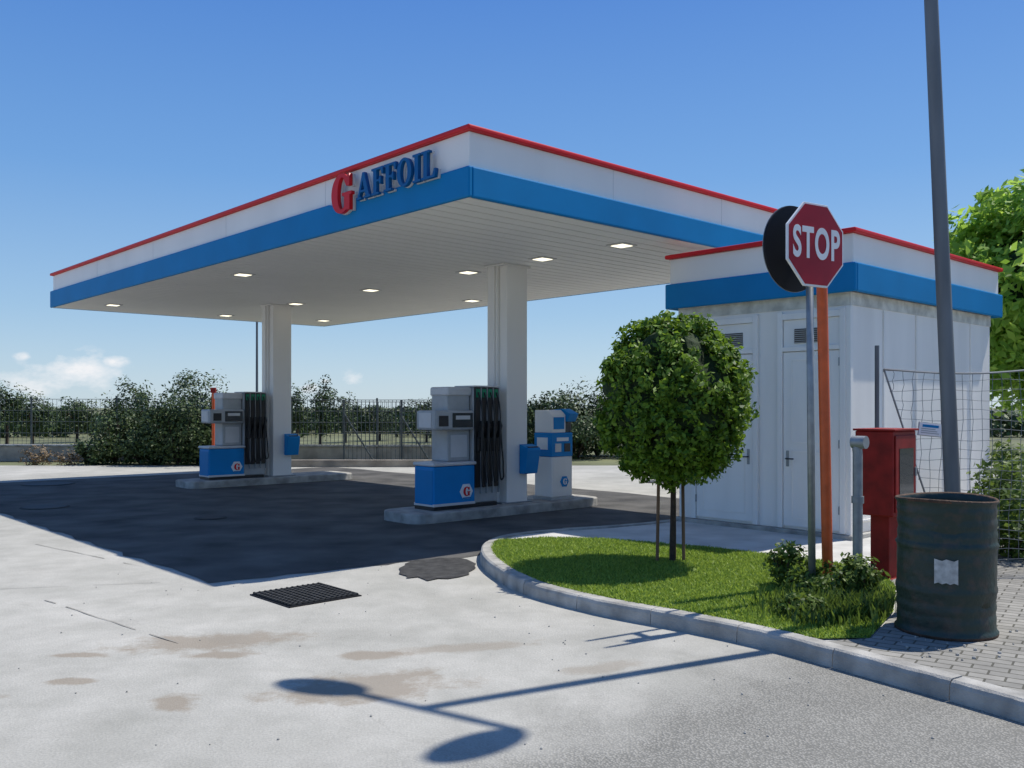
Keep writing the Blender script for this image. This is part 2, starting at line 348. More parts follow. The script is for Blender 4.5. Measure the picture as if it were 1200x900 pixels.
for i in range(13): bmbox(bm,-.34,.34,-.34+i*.055,-.325+i*.055,.011,.026)
for i in range(13): bmbox(bm,-.34+i*.055,-.325+i*.055,-.34,.34,.012,.03)
fin('bars',bm,M['iron'],e)

# ---------------------------------------------------------------- raised island
def catmull(P,k=8):
    out=[]
    for i in range(len(P)-1):
        p0=P[max(i-1,0)];p1=P[i];p2=P[i+1];p3=P[min(i+2,len(P)-1)]
        for j in range(k):
            t=j/k
            out.append(tuple(.5*((2*p1[c])+(-p0[c]+p2[c])*t+(2*p0[c]-5*p1[c]+4*p2[c]-p3[c])*t*t+(-p0[c]+3*p1[c]-3*p2[c]+p3[c])*t**3) for c in (0,1)))
    out.append(P[-1]); return out
KP=catmull([(4.6,18.5),(3.6,15.5),(2.5,13.1),(1.4,12.15),(.56,11.75),(0,11.35),(-.28,10.85),(-.36,10.15),(-.25,9.25),(.1,8.2),(.69,7.4),(1.29,6.85),(1.79,6.32),(2.17,5.76),(2.49,5.28),(2.75,4.86),(3.3,3.9),(4.2,2.4),(5.5,.2)])
def offset(P,d):
    out=[]
    for i in range(len(P)):
        a=Vector(P[max(i-1,0)]);bq=Vector(P[min(i+1,len(P)-1)]); t=(bq-a).normalized(); n=Vector((-t.y,t.x)); q=Vector(P[i])+n*d; out.append((q.x,q.y))
    return out
KI=offset(KP,.14)
e=empty('kerb')
bm=bmesh.new()
idx=[0];acc=0
for i in range(1,len(KP)):
    acc+=(Vector(KP[i])-Vector(KP[i-1])).length
    if acc>.75 or i==len(KP)-1: idx.append(i); acc=0
for a,bq in zip(idx,idx[1:]):
    zz=.125+random.uniform(-.005,.005)
    O=[Vector(p) for p in KP[a:bq+1]]; I=[Vector(p) for p in KI[a:bq+1]]
    g=.006
    O[0]=O[0]+(O[1]-O[0]).normalized()*g; I[0]=I[0]+(I[1]-I[0]).normalized()*g
    prof=[]
    for o_,i_ in zip(O,I):
        s=(i_-o_); jj=random.uniform(-.02,.02)
        q=[(o_,-.02),(o_+s*(.05+jj),zz-.035),(o_+s*(.12+jj),zz-.012+jj*.1),(o_+s*.25,zz),(i_,zz),(i_,-.02)]
        prof.append([bm.verts.new((p.x,p.y,z)) for p,z in q])
    for A,B in zip(prof,prof[1:]):
        for k in range(5): bm.faces.new((A[k],B[k],B[k+1],A[k+1]))
    bm.faces.new(prof[0]); bm.faces.new(prof[-1][::-1])
bmesh.ops.recalc_face_normals(bm,faces=bm.faces)
fin('kerb_stones',bm,M['conc'],e)
KJ=offset(KP,.135)
sheet('pavement_slab',KJ+[(9,.2),(14,6),(14,19)],.105,M['slab'])
gpoly_outer=[p for p in KJ if p[1]<10.75 and p[1]>6.15 ]
gpoly=[(2.45,6.2),(2.95,7.0),(3.35,7.9),(3.55,8.7),(3.3,9.2),(2.2,10.2),(1.1,10.85),(.4,10.95)]+gpoly_outer
sheet('grass_soil',gpoly,.118,M['gras'])
pm=bpy.data.materials.new('paving_blocks'); pm.use_nodes=True; nt=pm.node_tree; L=nt.links.new; b=nt.nodes['Principled BSDF']
tc=nn(nt,'ShaderNodeTexCoord'); OC=tc.outputs['Object']; mp=nn(nt,'ShaderNodeMapping'); mp.inputs['Rotation'].default_value=(0,0,.6); L(OC,mp.inputs[0])
br=nn(nt,'ShaderNodeTexBrick'); br.inputs['Scale'].default_value=2.5; br.inputs['Mortar Size'].default_value=.018; br.inputs['Mortar Smooth'].default_value=.3
br.inputs['Color1'].default_value=(.34,.325,.29,1); br.inputs['Color2'].default_value=(.25,.24,.215,1); br.inputs['Mortar'].default_value=(.1,.095,.075,1); L(mp.outputs[0],br.inputs['Vector'])
n1=noise(6,8,.7); base=mixc(.6,br.outputs[0],ramp(n1.outputs[0],[(.3,(.5,.5,.5)),(.65,(1,1,1))]).outputs[0],'MULTIPLY'); L(base,b.inputs['Base Color']); b.inputs['Roughness'].default_value=.95
bp=nn(nt,'ShaderNodeBump'); bp.inputs['Strength'].default_value=.6; bp.inputs['Distance'].default_value=.01; bp.invert=True; L(br.outputs['Fac'],bp.inputs['Height']); L(bp.outputs[0],b.inputs['Normal'])
pv=[p for p in KJ if p[1]<=6.2]
sheet('sidewalk_paving',[(3.9,9.0),(3.56,8.69),(3.36,7.89),(2.96,6.99),(2.46,6.19)]+pv[1:]+[(9,.2),(12,6),(12,11),(6,11)],.119,pm)
def inside(x,y,P):
    c=np.zeros(x.shape,bool); n=len(P)
    for i in range(n):
        x1,y1=P[i];x2,y2=P[(i+1)%n]
        if y1==y2: continue
        cond=((y1>y)!=(y2>y))&(x<(x2-x1)*(y-y1)/(y2-y1)+x1); c^=cond
    return c
def blades(name,P,n,h,z,mat):
    P=np.array(P); x=rng.uniform(P[:,0].min(),P[:,0].max(),n*2); y=rng.uniform(P[:,1].min(),P[:,1].max(),n*2)
    k=inside(x,y,P.tolist()); x=x[k][:n];y=y[k][:n]; m=len(x)
    a=rng.uniform(0,math.pi*2,m); hh=h*(.5+.9*rng.random(m)); wd=.006+.004*rng.random(m)
    lx=rng.normal(size=m)*hh*.6; ly=rng.normal(size=m)*hh*.6
    T=np.zeros((m,3,3)); dx=np.cos(a)*wd;dy=np.sin(a)*wd
    T[:,0]=np.stack([x-dx,y-dy,np.full(m,z)],1);T[:,1]=np.stack([x+dx,y+dy,np.full(m,z)],1);T[:,2]=np.stack([x+lx,y+ly,z+hh],1)
    return quads_mesh(name,T,mat,None,3)
blades('grass',gpoly,80000,.024,.118,M['blade'])

# ---------------------------------------------------------------- canopy
W,LEN=7.15,15.0; Z0=4.0
can=empty('gas_station_canopy',(CX,CY,0),ANG)
box('roof_core',0,W,0,LEN,Z0+.035,Z0+.74,M['white'],can,.01)
bm=bmesh.new(); v=.0
while v<LEN-.05:
    v1=min(v+.25,LEN); bmbox(bm,.002,W-.002,v+.013,v1-.013,Z0+.004,Z0+.028); v+=.25
fin('soffit_slats',bm,M['soffit'],can)
box('soffit_backing',.01,W-.01,.01,LEN-.01,Z0+.0285,Z0+.0345,M['gap'],can,0)
t=.055
prism('blue_band_front',[(-t,Z0),(LEN+t,Z0),(LEN+t,Z0+.385),(2.85,Z0+.385),(2.70,Z0+.345),(-t,Z0+.345)],'x',-t,-.001,M['blue'],can,.02)
box('blue_band_side',0,W+t,-t,-.001,Z0,Z0+.345,M['blue'],can,.02)
box('blue_band_back',W+.001,W+t,0,LEN+t,Z0,Z0+.345,M['blue'],can,.02)
box('blue_band_end',0,W,LEN+.001,LEN+t,Z0,Z0+.345,M['blue'],can,.02)
coping_ring(-.06,W+.06,-.06,LEN+.06,Z0+.742,Z0+.80,M['red'],can)
box('roof_surface',.09,W-.09,.09,LEN-.09,Z0+.742,Z0+.75,M['roof'],can,0)
bm=bmesh.new()
v=3.0
while v<LEN: bmbox(bm,-.003,0,v,v+.004,Z0+.39,Z0+.735); v+=3.0
u=2.4
while u<W: bmbox(bm,u,u+.004,-.003,0,Z0+.35,Z0+.735); u+=2.4
fin('panel_seams',bm,M['lgrey'],can)
gx=2.62; sc=.49
glyph('letter_g_backing',G_G[0],(-.075,gx-.02,Z0+.185),(0,-1,0),(0,0,1),sc,.03,M['lgrey'],can,1.0)
glyph('letter_g',G_G[0],(-.12,gx,Z0+.195),(0,-1,0),(0,0,1),sc,.05,M['red'],can,1.0)
gx-=.555; h=.325
for nm,g in (('a',G_A),('f',G_F),('f2',G_F),('o',G_O),('i',G_I),('l',G_L)):
    glyph('backing_'+nm,g[0],(-.07,gx-.02,Z0+.29),(0,-1,0),(0,0,1),h,.02,M['lgrey'],can,1.07)
    glyph('letter_'+nm,g[0],(-.105,gx,Z0+.30),(0,-1,0),(0,0,1),h,.045,M['navy'],can,1.07); gx-=(g[1]+.065)*h*1.07
for i,v in enumerate((3.27,11.0)):
    bm=bmesh.new()
    bmbox(bm,3.31,3.86,v-.02,v+.22,.15,Z0+.003); o=fin('column_%d'%i,bm,M['white'],can); bev(o,.012)
    box('column_side_%d'%i,3.36,3.81,v-.2,v-.021,.15,Z0+.002,M['white'],can,.01)
    box('column_rib_%d'%i,3.28,3.309,v+.02,v+.18,.15,Z0+.001,M['white'],can,.006)
    box('column_base_%d'%i,3.24,3.9,v-.23,v+.25,.15,.17,M['galv'],can,.004)
    box('column_top_%d'%i,3.27,3.87,v-.22,v+.24,Z0-.03,Z0,M['white'],can,.004)
for i,(u,v) in enumerate(((3.45,.75),(3.45,2.35),(3.5,4.2),(3.6,7.3),(3.7,10.4),(3.7,13.9),(.8,7.05),(6.2,7.3),(.8,13.4),(6.2,13.4))):
    box('lamp_frame_%d'%i,u-.16,u+.16,v-.16,v+.16,Z0-.012,Z0+.003,M['lgrey'],can,.004)
    box('lamp_lens_%d'%i,u-.11,u+.11,v-.11,v+.11,Z0-.018,Z0-.0125,M['lamp'],can,.002)

def island(v):
    e=empty('pump_island',SW(1.35,v-.52),ANG)
    pts=[]
    for cx,cy,a0 in ((3.7,.25,-90),(3.7,.85,0),(.3,.8,90),(.3,.3,180)):
        for k in range(5):
            a=math.radians(a0+k*22.5); pts.append((cx+.28*math.cos(a),cy+.25*math.sin(a)))
    prism('concrete_base',pts,'z',-.01,.15,M['conc'],e,.02); return e
def pump(u,v):
    e=empty('fuel_pump',SW(u,v,.15),ANG)
    box('plinth',.02,1.28,-.24,.24,0,.06,M['dark'],e)
    box('low_cabinet',0,.8,-.27,.22,.06,.66,M['blue2'],e,.025)
    box('low_cabinet_side',-.006,-.001,-.24,.19,.09,.6,M['blue'],e,.0)
    box('low_cabinet_top',-.02,.82,-.29,.24,.661,.715,M['lgrey'],e,.02)
    box('skirt',-.004,.804,-.274,.224,.06,.1,M['lgrey'],e,.004)
    box('tall_cabinet',.36,.8,-.14,.26,.716,1.83,M['grey'],e,.02)
    box('tall_cabinet_panel',.42,.74,-.146,-.141,.78,1.12,M['lgrey'],e,0)
    box('cabinet_head',.34,.82,-.17,.28,1.72,1.86,M['lgrey'],e,.03)
    box('display_housing',.02,.8,-.26,.2,1.2,1.5,M['grey'],e,.035)
    box('display_screen',.36,.76,-.268,-.2605,1.24,1.46,M['screen'],e,.003)
    box('display_digits',.42,.70,-.272,-.2685,1.36,1.42,M['lgrey'],e,0)
    box('keypad',.1,.28,-.268,-.2605,1.26,1.42,M['dark'],e,.003)
    box('side_display',.012,.0195,-.18,.12,1.24,1.46,M['lgrey'],e,0)
    box('hose_tower',.82,1.32,-.2,.24,.06,1.86,M['grey'],e,.015)
    box('tower_cap',.81,1.33,-.25,.25,1.861,1.885,M['lgrey'],e,.006)
    for i in range(4):
        x=.83+i*.125
        box('channel_%d'%i,x+.006,x+.112,-.235,-.201,.3,1.855,M['dark'],e,.006)
        box('trim_%d'%i,x+.113,x+.123,-.25,-.201,.2,1.855,M['grey'],e,.002)
        box('grade_label_%d'%i,x+.02,x+.1,-.239,-.2355,1.7,1.83,M['green'],e,0)
        box('nozzle_boot_%d'%i,x+.02,x+.1,-.29,-.236,.86,1.08,M['rubber'],e,.012)
        prism('nozzle_%d'%i,[(-.25,1.02),(-.33,1.1),(-.37,1.26),(-.335,1.34),(-.29,1.33),(-.3,1.2),(-.25,1.12)],'x',x+.035,x+.08,M['rubber'],e,.008)
        tube('hose_%d'%i,[(x+.058,-.24,1.78),(x+.062,-.31,1.6),(x+.03,-.36,1.0),(x+.05,-.35,.38+.03*i),(x+.085,-.34,.32+.03*i),(x+.1,-.36,.6),(x+.07,-.35,1.0),(x+.058,-.345,1.28)],.013,M['rubber'],e)
    hx=[(.62+.13*math.cos(math.radians(a)),.26+.13*math.sin(math.radians(a))) for a in range(0,360,60)]
    prism('logo_badge',hx,'y',-.276,-.2705,M['signwhite'],e,0)
    glyph('logo_letter',G_G[0],(.56,-.28,.19),(1,0,0),(0,0,1),.14,.005,M['red'],e)
    glyph('logo_bar',[[(0,0),(1.2,0),(1.1,.15),(.1,.15)]],(.54,-.28,.15),(1,0,0),(0,0,1),.14,.005,M['blue'],e)
    return e
for v in (3.27,11.0):
    island(v); pump(1.85,v+.02)
    e=empty('waste_bin',SW(3.62,v-.2,0),ANG)
    prism('bin_body',[(-.01,.62),(-.13,.62),(-.2,1.0),(-.2,1.04),(-.01,1.1)],'x',0,.3,M['blue2'],e,.012)
    box('bin_opening',.04,.26,-.19,-.05,1.0,1.062,M['dark'],e,0)
e=empty('payment_terminal',SW(4.25,2.95,.15),ANG)
box('plinth',-.02,.52,-.02,.42,0,.05,M['grey'],e)
box('lower_cabinet',0,.5,0,.4,.05,.72,M['white'],e,.015)
box('door_line',.05,.45,-.006,-.001,.1,.68,M['panel'],e,0)
hx=[(.3+.1*math.cos(math.radians(a)),.3+.1*math.sin(math.radians(a))) for a in range(0,360,60)]
prism('logo_badge',hx,'y',-.014,-.007,M['blue2'],e,0)
glyph('logo_letter',G_G[0],(.26,-.018,.25),(1,0,0),(0,0,1),.1,.004,M['signwhite'],e)
box('middle_section',-.005,.505,-.005,.405,.721,1.12,M['blue2'],e,.012)
box('label_plate',.12,.4,-.012,-.0055,.98,1.04,M['signwhite'],e,0)
box('card_slot',.3,.44,-.014,-.0055,.8,.94,M['dark'],e,.002)
box('keypad',.08,.22,-.014,-.0055,.8,.94,M['lgrey'],e,.002)
box('side_label',-.012,-.0055,.08,.33,.84,1.04,M['signwhite'],e,0)
prism('head',[(0,1.121),(.4,1.121),(.4,1.5),(.1,1.5),(.0,1.42)],'x',0,.34,M['white'],e,.012)
prism('hood',[(-.02,1.3),(.38,1.45),(.38,1.5),(.1,1.52),(-.1,1.44)],'x',.341,.56,M['blue2'],e,.012)
prism('screen_box',[(.04,1.121),(.38,1.121),(.38,1.44),(.04,1.3)],'x',.345,.52,M['screen'],e,.004)
box('head_panel',.05,.3,-.008,-.001,1.18,1.38,M['blue2'],e,0)

# ---------------------------------------------------------------- kiosk
k=empty('utility_kiosk',(4.05,10.73,0),ANG)
KU,KV=4.64,2.7; a=.09
box('foundation',.03,KU-.03,.03,KV-.03,.09,.16,M['conc'],k,.01)
box('body',a,KU-a,a,KV-a,.16,3.09,M['panel'],k,.012)
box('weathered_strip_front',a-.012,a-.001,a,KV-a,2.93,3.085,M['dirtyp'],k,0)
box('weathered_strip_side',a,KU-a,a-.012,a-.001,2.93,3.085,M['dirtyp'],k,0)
box('parapet',0,KU,0,KV,3.10,3.77,M['white'],k,.01)
for nm,c in (('f',(-.05,-.001,-.05,KV+.05)),('s',(0,KU+.05,-.05,-.001)),('b',(KU+.001,KU+.05,0,KV+.05)),('e',(0,KU,KV+.001,KV+.05))):
    box('blue_band_'+nm,*c,3.07,3.42,M['blue'],k,.02)
coping_ring(-.055,KU+.055,-.055,KV+.055,3.772,3.83,M['red'],k,.11)
box('roof_surface',.06,KU-.06,.06,KV-.06,3.772,3.78,M['roof'],k,0)
x=a
def door(v0,v1,nm,hside):
    box('frame_left_'+nm,x-.045,x-.0015,v1,v1+.07,.17,2.9,M['panel2'],k,.004)
    box('frame_right_'+nm,x-.045,x-.0015,v0-.07,v0,.17,2.9,M['panel2'],k,.004)
    box('frame_head_'+nm,x-.044,x-.0015,v0,v1,2.80,2.88,M['panel2'],k,.004)
    box('frame_mid_'+nm,x-.044,x-.0015,v0,v1,2.40,2.46,M['panel2'],k,.004)
    box('leaf_'+nm,x-.03,x-.0015,v0+.008,v1-.008,.2,2.39,M['panel2'],k,.004)
    box('transom_'+nm,x-.02,x-.0015,v0+.008,v1-.008,2.462,2.797,M['panel2'],k,.003)
    for q,(z0,z1) in enumerate(((.3,1.15),(1.25,2.3))):
        for (p0,p1,r0,r1) in ((v0+.12,v0+.135,z0,z1),(v1-.135,v1-.12,z0,z1),(v0+.136,v1-.136,z0,z0+.015),(v0+.136,v1-.136,z1-.015,z1)): box('moulding_%s%d'%(nm,q),x-.036,x-.0301,p0,p1,r0,r1,M['panel'],k,0)
    box('vent_'+nm,x-.026,x-.0205,v0+.16,v1-.16,2.50,2.68,M['vent'],k,0)
    bm=bmesh.new()
    for i in range(7): bmbox(bm,x-.04,x-.0265,v0+.16,v1-.16,2.505+i*.025,2.512+i*.025)
    fin('louvre_'+nm,bm,M['grey'],k)
    vv=v0+.07 if hside else v1-.07
    box('lock_plate_'+nm,x-.036,x-.0305,vv-.02,vv+.02,.95,1.15,M['galv'],k,.002)
    tube('handle_'+nm,[(x-.03,vv,1.05),(x-.08,vv,1.05),(x-.085,vv+(.06 if hside else -.06),1.05),(x-.085,vv+(.11 if hside else -.11),1.05)],.009,M['dark'],k)
    for zz in (.4,1.2,2.2): box('hinge_'+nm,x-.05,x-.031,(v1-.012 if hside else v0-.0),(v1+.0 if hside else v0+.012),zz,zz+.1,M['galv'],k,.002)
door(.2,.97,'a',False); door(1.4,2.3,'b',True)
bm=bmesh.new()
for u in (.95,1.9,2.85,3.75): bmbox(bm,u,u+.03,a-.02,a-.001,.17,2.92)
bmbox(bm,a,KU-a,a-.0205,a-.0012,.3,.32)
fin('side_battens',bm,M['panel2'],k)
box('corner_post',a-.02,a+.05,a-.02,a+.05,.16,2.92,M['panel2'],k,.006)

# ---------------------------------------------------------------- trees
def tree(name,loc,crown,leafm,n,size,clumps,spread,shell,trunk_r,extra=(),aspect=.5,limbs=9,lower=1.0,trunk_h=None,wild=.9):
    e=empty(name,loc); cz,rx,ry,rz=crown
    bm=bmesh.new(); th=cz-rz*.45 if trunk_h is None else trunk_h
    bmcyl(bm,(0,0,-.05),(.01,.01,th*.5),trunk_r*1.15,trunk_r*.9,12,False); bmcyl(bm,(.01,.01,th*.5),(0,0,th),trunk_r*.9,trunk_r*.8,12,False)
    for i in range(limbs):
        aa=i*2.4+.3; el=random.uniform(.3,1.2); q=Vector((math.cos(aa)*math.cos(el)*rx,math.sin(aa)*math.cos(el)*ry,math.sin(el)*rz*.9+(cz-th)*.6))
        s=Vector((0,0,th-random.uniform(0,.15)*rz)); mid=s+q*.45+Vector((0,0,.05*rz)); bmcyl(bm,s,mid,trunk_r*.5,trunk_r*.3,7,False); bmcyl(bm,mid,s+q*.85,trunk_r*.3,trunk_r*.1,6,False)
    fin('trunk',bm,M['bark'],e,True)
    Q=[leafcloud((0,0,cz),(rx,ry,rz),n,size,clumps,spread,shell,aspect,lower,wild)]
    for c,r,nn_ in extra: Q.append(leafcloud(c,r,nn_,size,12,.5,.3,aspect))
    quads_mesh('crown',np.concatenate(Q),leafm,e); return e
def core(parent,c,r,f):  # added solid dark blob inside a crown, there to block light
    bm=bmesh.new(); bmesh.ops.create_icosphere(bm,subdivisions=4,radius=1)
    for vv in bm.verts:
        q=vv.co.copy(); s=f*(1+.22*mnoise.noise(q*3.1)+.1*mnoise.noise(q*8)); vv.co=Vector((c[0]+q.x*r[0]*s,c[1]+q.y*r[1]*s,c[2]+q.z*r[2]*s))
    fin('light_blocking_core',bm,M['core'],parent)
tr=tree('ornamental_tree',(1.64,9.25,.12),(1.63,.765,.765,.83),M['leaf'],23000,.062,420,.125,.80,.03,
     extra=[((-.08,0,2.46),(.2,.2,.1),300),((.2,0,2.42),(.2,.2,.12),280),((-.36,.1,2.32),(.16,.16,.14),200),((.45,0,2.22),(.15,.15,.14),200),((-.62,0,1.25),(.14,.14,.16),180),((.68,-.1,1.9),(.1,.1,.14),120),((0,0,1.0),(.5,.5,.2),900)],trunk_h=1.2,aspect=.55,wild=1.1)
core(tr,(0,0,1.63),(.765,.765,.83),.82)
for i,(dx,dy,h) in enumerate(((-.16,-.03,.95),(.12,.02,.95),(.05,.15,.9))):
    cyl('stake_%d'%i,(dx,dy,-.02),(dx*.9,dy*.9,h),.017,.017,M['stake'],tr,8)
ch=tree('chestnut_tree',(10.4,16.8,.0),(3.7,2.45,2.4,2.1),M['leafb'],20000,.21,130,.22,.7,.16,extra=[((-.9,0,5.4),(.8,.8,.5),600),((-1.9,-.2,4.7),(.6,.6,.6),500),((-1.6,-.5,2.4),(.9,.9,.9),900)],aspect=.45)
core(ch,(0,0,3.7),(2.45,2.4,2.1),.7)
tree('broadleaf_tree',(9.5,13.6,.1),(1.3,1.2,1.1,1.1),M['leafd'],5000,.14,40,.35,.5,.08)
def bush(x,y,rx,ry,rz,mat,n,size,name='bush',z=0,aspect=.5,cl=40):
    e=empty(name,(x,y,z)); bm=bmesh.new()
    for i in range(7):
        aa=i*.9; bmcyl(bm,(0,0,-.05),(math.cos(aa)*rx*.6,math.sin(aa)*ry*.6,rz*1.2),.03*rz+.004,.006,5,False)
    fin('branches',bm,M['bark'],e)
    quads_mesh('foliage',leafcloud((0,0,rz*.9),(rx,ry,rz),n,size,cl,.36,.35,aspect),mat,e)
D='leafd'
for (px,dd,wm,top) in ((135,27.2,.6,2.3),(165,26.9,.75,1.35),(210,26.6,1.2,2.35),(250,26.9,.95,2.35),(188,27.2,.8,1.9),(112,27.0,.6,1.0),(285,27.3,.65,2.0),(232,27.0,1.0,1.5),(268,26.7,.6,1.2)):
    bush((px-600)*dd/1060,dd,wm,.8,top/2.15,M[D],int(4200*wm),.10,cl=44)
bush((40-600)*26.6/1060,26.7,.5,.4,.28,M['leafdry'],500,.08); bush((80-600)*26.6/1060,26.6,.4,.4,.22,M['leafdry'],400,.08)
for (px,dd,cz,r,rz) in ((8,38,1.8,.8,1.0),(38,40,1.3,1.0,.9),(155,34,1.6,.9,1.0),(230,36,1.9,1.4,1.2),(375,38,1.8,.7,1.1),(348,40,1.5,.6,.9),(90,44,1.4,1.2,.8),(405,44,1.4,.8,.8),(445,46,1.2,1.0,.7),(500,44,1.3,1.0,.8),(540,40,1.3,.8,.8),(-40,36,1.6,1.3,1.2)):
    tree('tree',((px-600)*dd/1060,dd,0),(cz,r,r,rz),M[D],int(2600*max(r,.7)),.12,28,.4,.4,.06)
for (px,dd,r,top) in ((655,31,1.2,2.5),(700,32,1.5,2.7),(755,31,1.6,2.5),(630,33,.9,2.2),(810,32,2,2.6),(675,30,1.1,1.7)):
    bush((px-600)*dd/1060,dd,r,1.1,top/2.1,M[D],5200,.12,cl=55)
Q=[]
for i in range(190):
    x=random.uniform(-75,50); y=random.uniform(50,72); r=random.uniform(1.2,3.0); hh=random.uniform(.7,1.05)
    Q.append(leafcloud((x,y,hh*.75),(r,1.5,hh),330,.32,14,.5,.3,.6))
quads_mesh('distant_treeline',np.concatenate(Q),M['leafd'])
def weed(name,x,y,rx,ry,h,n,mat,z=.12,wd=.008):
    m=n; px=x+rng.normal(size=m)*rx*.5; py=y+rng.normal(size=m)*ry*.5; a=rng.uniform(0,6.28,m); hh=h*(.3+.8*rng.random(m)); lean=rng.uniform(.1,.7,m)*hh; 
    k=inside(px,py,gpoly); px,py,a,hh,lean=px[k],py[k],a[k],hh[k],lean[k]; m=len(px)
    ld=np.stack([np.cos(a),np.sin(a)],1); sd_=np.stack([-np.sin(a),np.cos(a)],1)*wd
    T=np.zeros((m,4,3))
    T[:,0,:2]=np.stack([px,py],1)-sd_*.4; T[:,0,2]=z
    mid=np.stack([px,py],1)+ld*lean[:,None]*.4
    T[:,1,:2]=mid+sd_; T[:,1,2]=z+hh*.65
    T[:,2,:2]=np.stack([px,py],1)+ld*lean[:,None]; T[:,2,2]=z+hh
    T[:,3,:2]=mid-sd_; T[:,3,2]=z+hh*.65
    return quads_mesh(name,T,mat)
weed('weeds',2.5,7.0,.5,.45,.13,2600,M['leafm']); weed('weeds',2.25,6.75,.25,.25,.09,800,M['leafm']); weed('weeds',2.75,7.2,.4,.4,.16,1300,M['leafm'])
bush(2.62,7.4,.3,.26,.15,M['leafm'],1500,.05,'shrub',.12); bush(2.85,7.35,.16,.16,.2,M['leafm'],800,.055,'shrub',.12)
bush(2.42,7.95,.2,.18,.2,M['leafm'],800,.055,'shrub',.12); bush(2.22,6.9,.2,.18,.08,M['leafm'],700,.045,'shrub',.12)
bush(5.35,9.6,.5,.5,.5,M['leafm'],2600,.08,'shrub',.1); bush(5.6,8.6,.45,.4,.35,M['leafm'],1800,.08,'shrub',.1); bush(6.6,11.5,.7,.6,.6,M['leafm'],2600,.1,'shrub',.1)

# ---------------------------------------------------------------- boundary wall and fences
e=empty('boundary_wall',(0,28,0),-.03)
box('wall_body',-30,-1.4,0,.25,-.02,.46,M['wall'],e,.02); box('wall_coping',-30,-1.38,-.03,.28,.461,.52,M['conc'],e,.01)
def fence(name,p0,p1,z0,z1,sp,mat,post=2.5,r=.006,hs=(.0,.5,1.0)):
    e=empty(name); bm=bmesh.new(); p0=Vector(p0);p1=Vector(p1); ln=(p1-p0).length; n=int(ln/sp)
    for i in range(n+1):
        p=p0.lerp(p1,i/n); bmcyl(bm,(p.x,p.y,z0),(p.x,p.y,z1),r,r,4,False)
    for hh in hs:
        z=z0+(z1-z0)*hh; bmcyl(bm,(p0.x,p0.y,z),(p1.x,p1.y,z),r*1.3,r*1.3,4,False)
    fin('mesh_wires',bm,mat,e)
    bm=bmesh.new(); n=max(1,int(ln/post))
    for i in range(n+1):
        p=p0.lerp(p1,i/n); bmcyl(bm,(p.x,p.y,0),(p.x,p.y,z1+.06),.03,.03,8)
    fin('posts',bm,mat,e); return e
fence('metal_fence',(-29,29.2),(-7.0,28.4),.52,1.95,.14,M['fence'],hs=(0,.25,.5,.75,1))
fence('metal_fence',(-7.0,28.3),(-1.4,28.0),.52,1.92,.12,M['fence'],r=.008,hs=(0,.25,.5,.75,1))
f=fence('metal_fence',(-4.9,26.4),(-1.6,26.9),.1,1.85,.12,M['fence'],1.6,r=.008,hs=(0,.5,1))
bm=bmesh.new()
for x in (-4.9,-3.3): bmcyl(bm,(x,26.4+(x+4.9)*.15,1.5),(x+.9,26.45+(x+4.9)*.15,.05),.025,.025,8)
fin('brace',bm,M['fence'],f)
e=empty('planter_wall'); box('wall_body',-6.4,-1.5,25.6,25.8,-.02,.2,M['wall'],e); 
e=empty('street_lamp',(-8.6,30.5,0)); cyl('pole',(0,0,0),(0,0,4.6),.05,.035,M['pole'],e); cyl('arm',(0,0,4.6),(.5,0,4.75),.025,.025,M['pole'],e,8); box('lamp_head',.4,.9,-.1,.1,4.7,4.8,M['pole'],e)
e=empty('marker_pole',(-8.45,25.6,0)); cyl('pole',(0,0,0),(0,0,2.15),.045,.045,M['orange'],e,10); box('cap',-.07,.07,-.05,.05,2.1,2.25,M['cabred'],e)

# ---------------------------------------------------------------- stop sign
e=empty('stop_sign',(2.49,7.5,.1),math.radians(-58+90))
Rl=.37; zc=2.93
bm=bmesh.new(); bmcyl(bm,(0,0,-.05),(-.04,0,3.2),.03,.03,16); fin('post',bm,M['galv'],e,True)
def octo(r): return [(-.03+r*math.cos(math.radians(22.5+45*i)),zc+r*math.sin(math.radians(22.5+45*i))) for i in range(8)]
prism('sign_plate',octo(Rl),'y',-.062,-.042,M['signwhite'],e,.003)
prism('sign_face',octo(Rl-.018),'y',-.066,-.0625,M['signred'],e,0)
tcu=bpy.data.curves.new('stop_text','FONT'); tcu.body='STOP'; tcu.size=.30; tcu.align_x='CENTER'; tcu.align_y='CENTER'; tcu.extrude=.0015; tcu.offset=.008; tcu.space_character=1.12
tcu.materials.append(M['signwhite']); to=bpy.data.objects.new('stop_text',tcu); COL.objects.link(to); to.parent=e
to.matrix_local=Matrix(((.74,0,0,-.03),(0,0,-1,-.069),(0,1.17,0,zc),(0,0,0,1)))
for z in (zc-.17,zc+.15): box('clamp',-.09,.03,-.041,.035,z,z+.03,M['galv'],e,.003)
e=empty('sign_post',(2.83,8.1,.1),math.radians(-58+90))
cyl('post',(0,0,-.05),(-.09,0,2.95),.047,.047,M['orange'],e,20); cyl('cap',(-.09,0,2.951),(-.0905,0,2.965),.05,.045,M['orange'],e,20); cyl('collar',(0,0,0),(0,0,.02),.09,.08,M['galv'],e,20)
e2=empty('no_entry_sign',(2.49,7.5,.1),math.radians(-58+90))
cyl('disc_back',(-.04,.15,zc),(-.04,.165,zc),.36,.36,M['black'],e2,48)
cyl('disc_rim',(-.04,.1655,zc),(-.04,.17,zc),.365,.365,M['galv'],e2,48)
cyl('disc_face',(-.04,.1705,zc),(-.04,.174,zc),.35,.35,M['signred'],e2,48)
box('bracket',-.07,-.01,.03,.149,zc-.1,zc-.06,M['galv'],e2,.003)

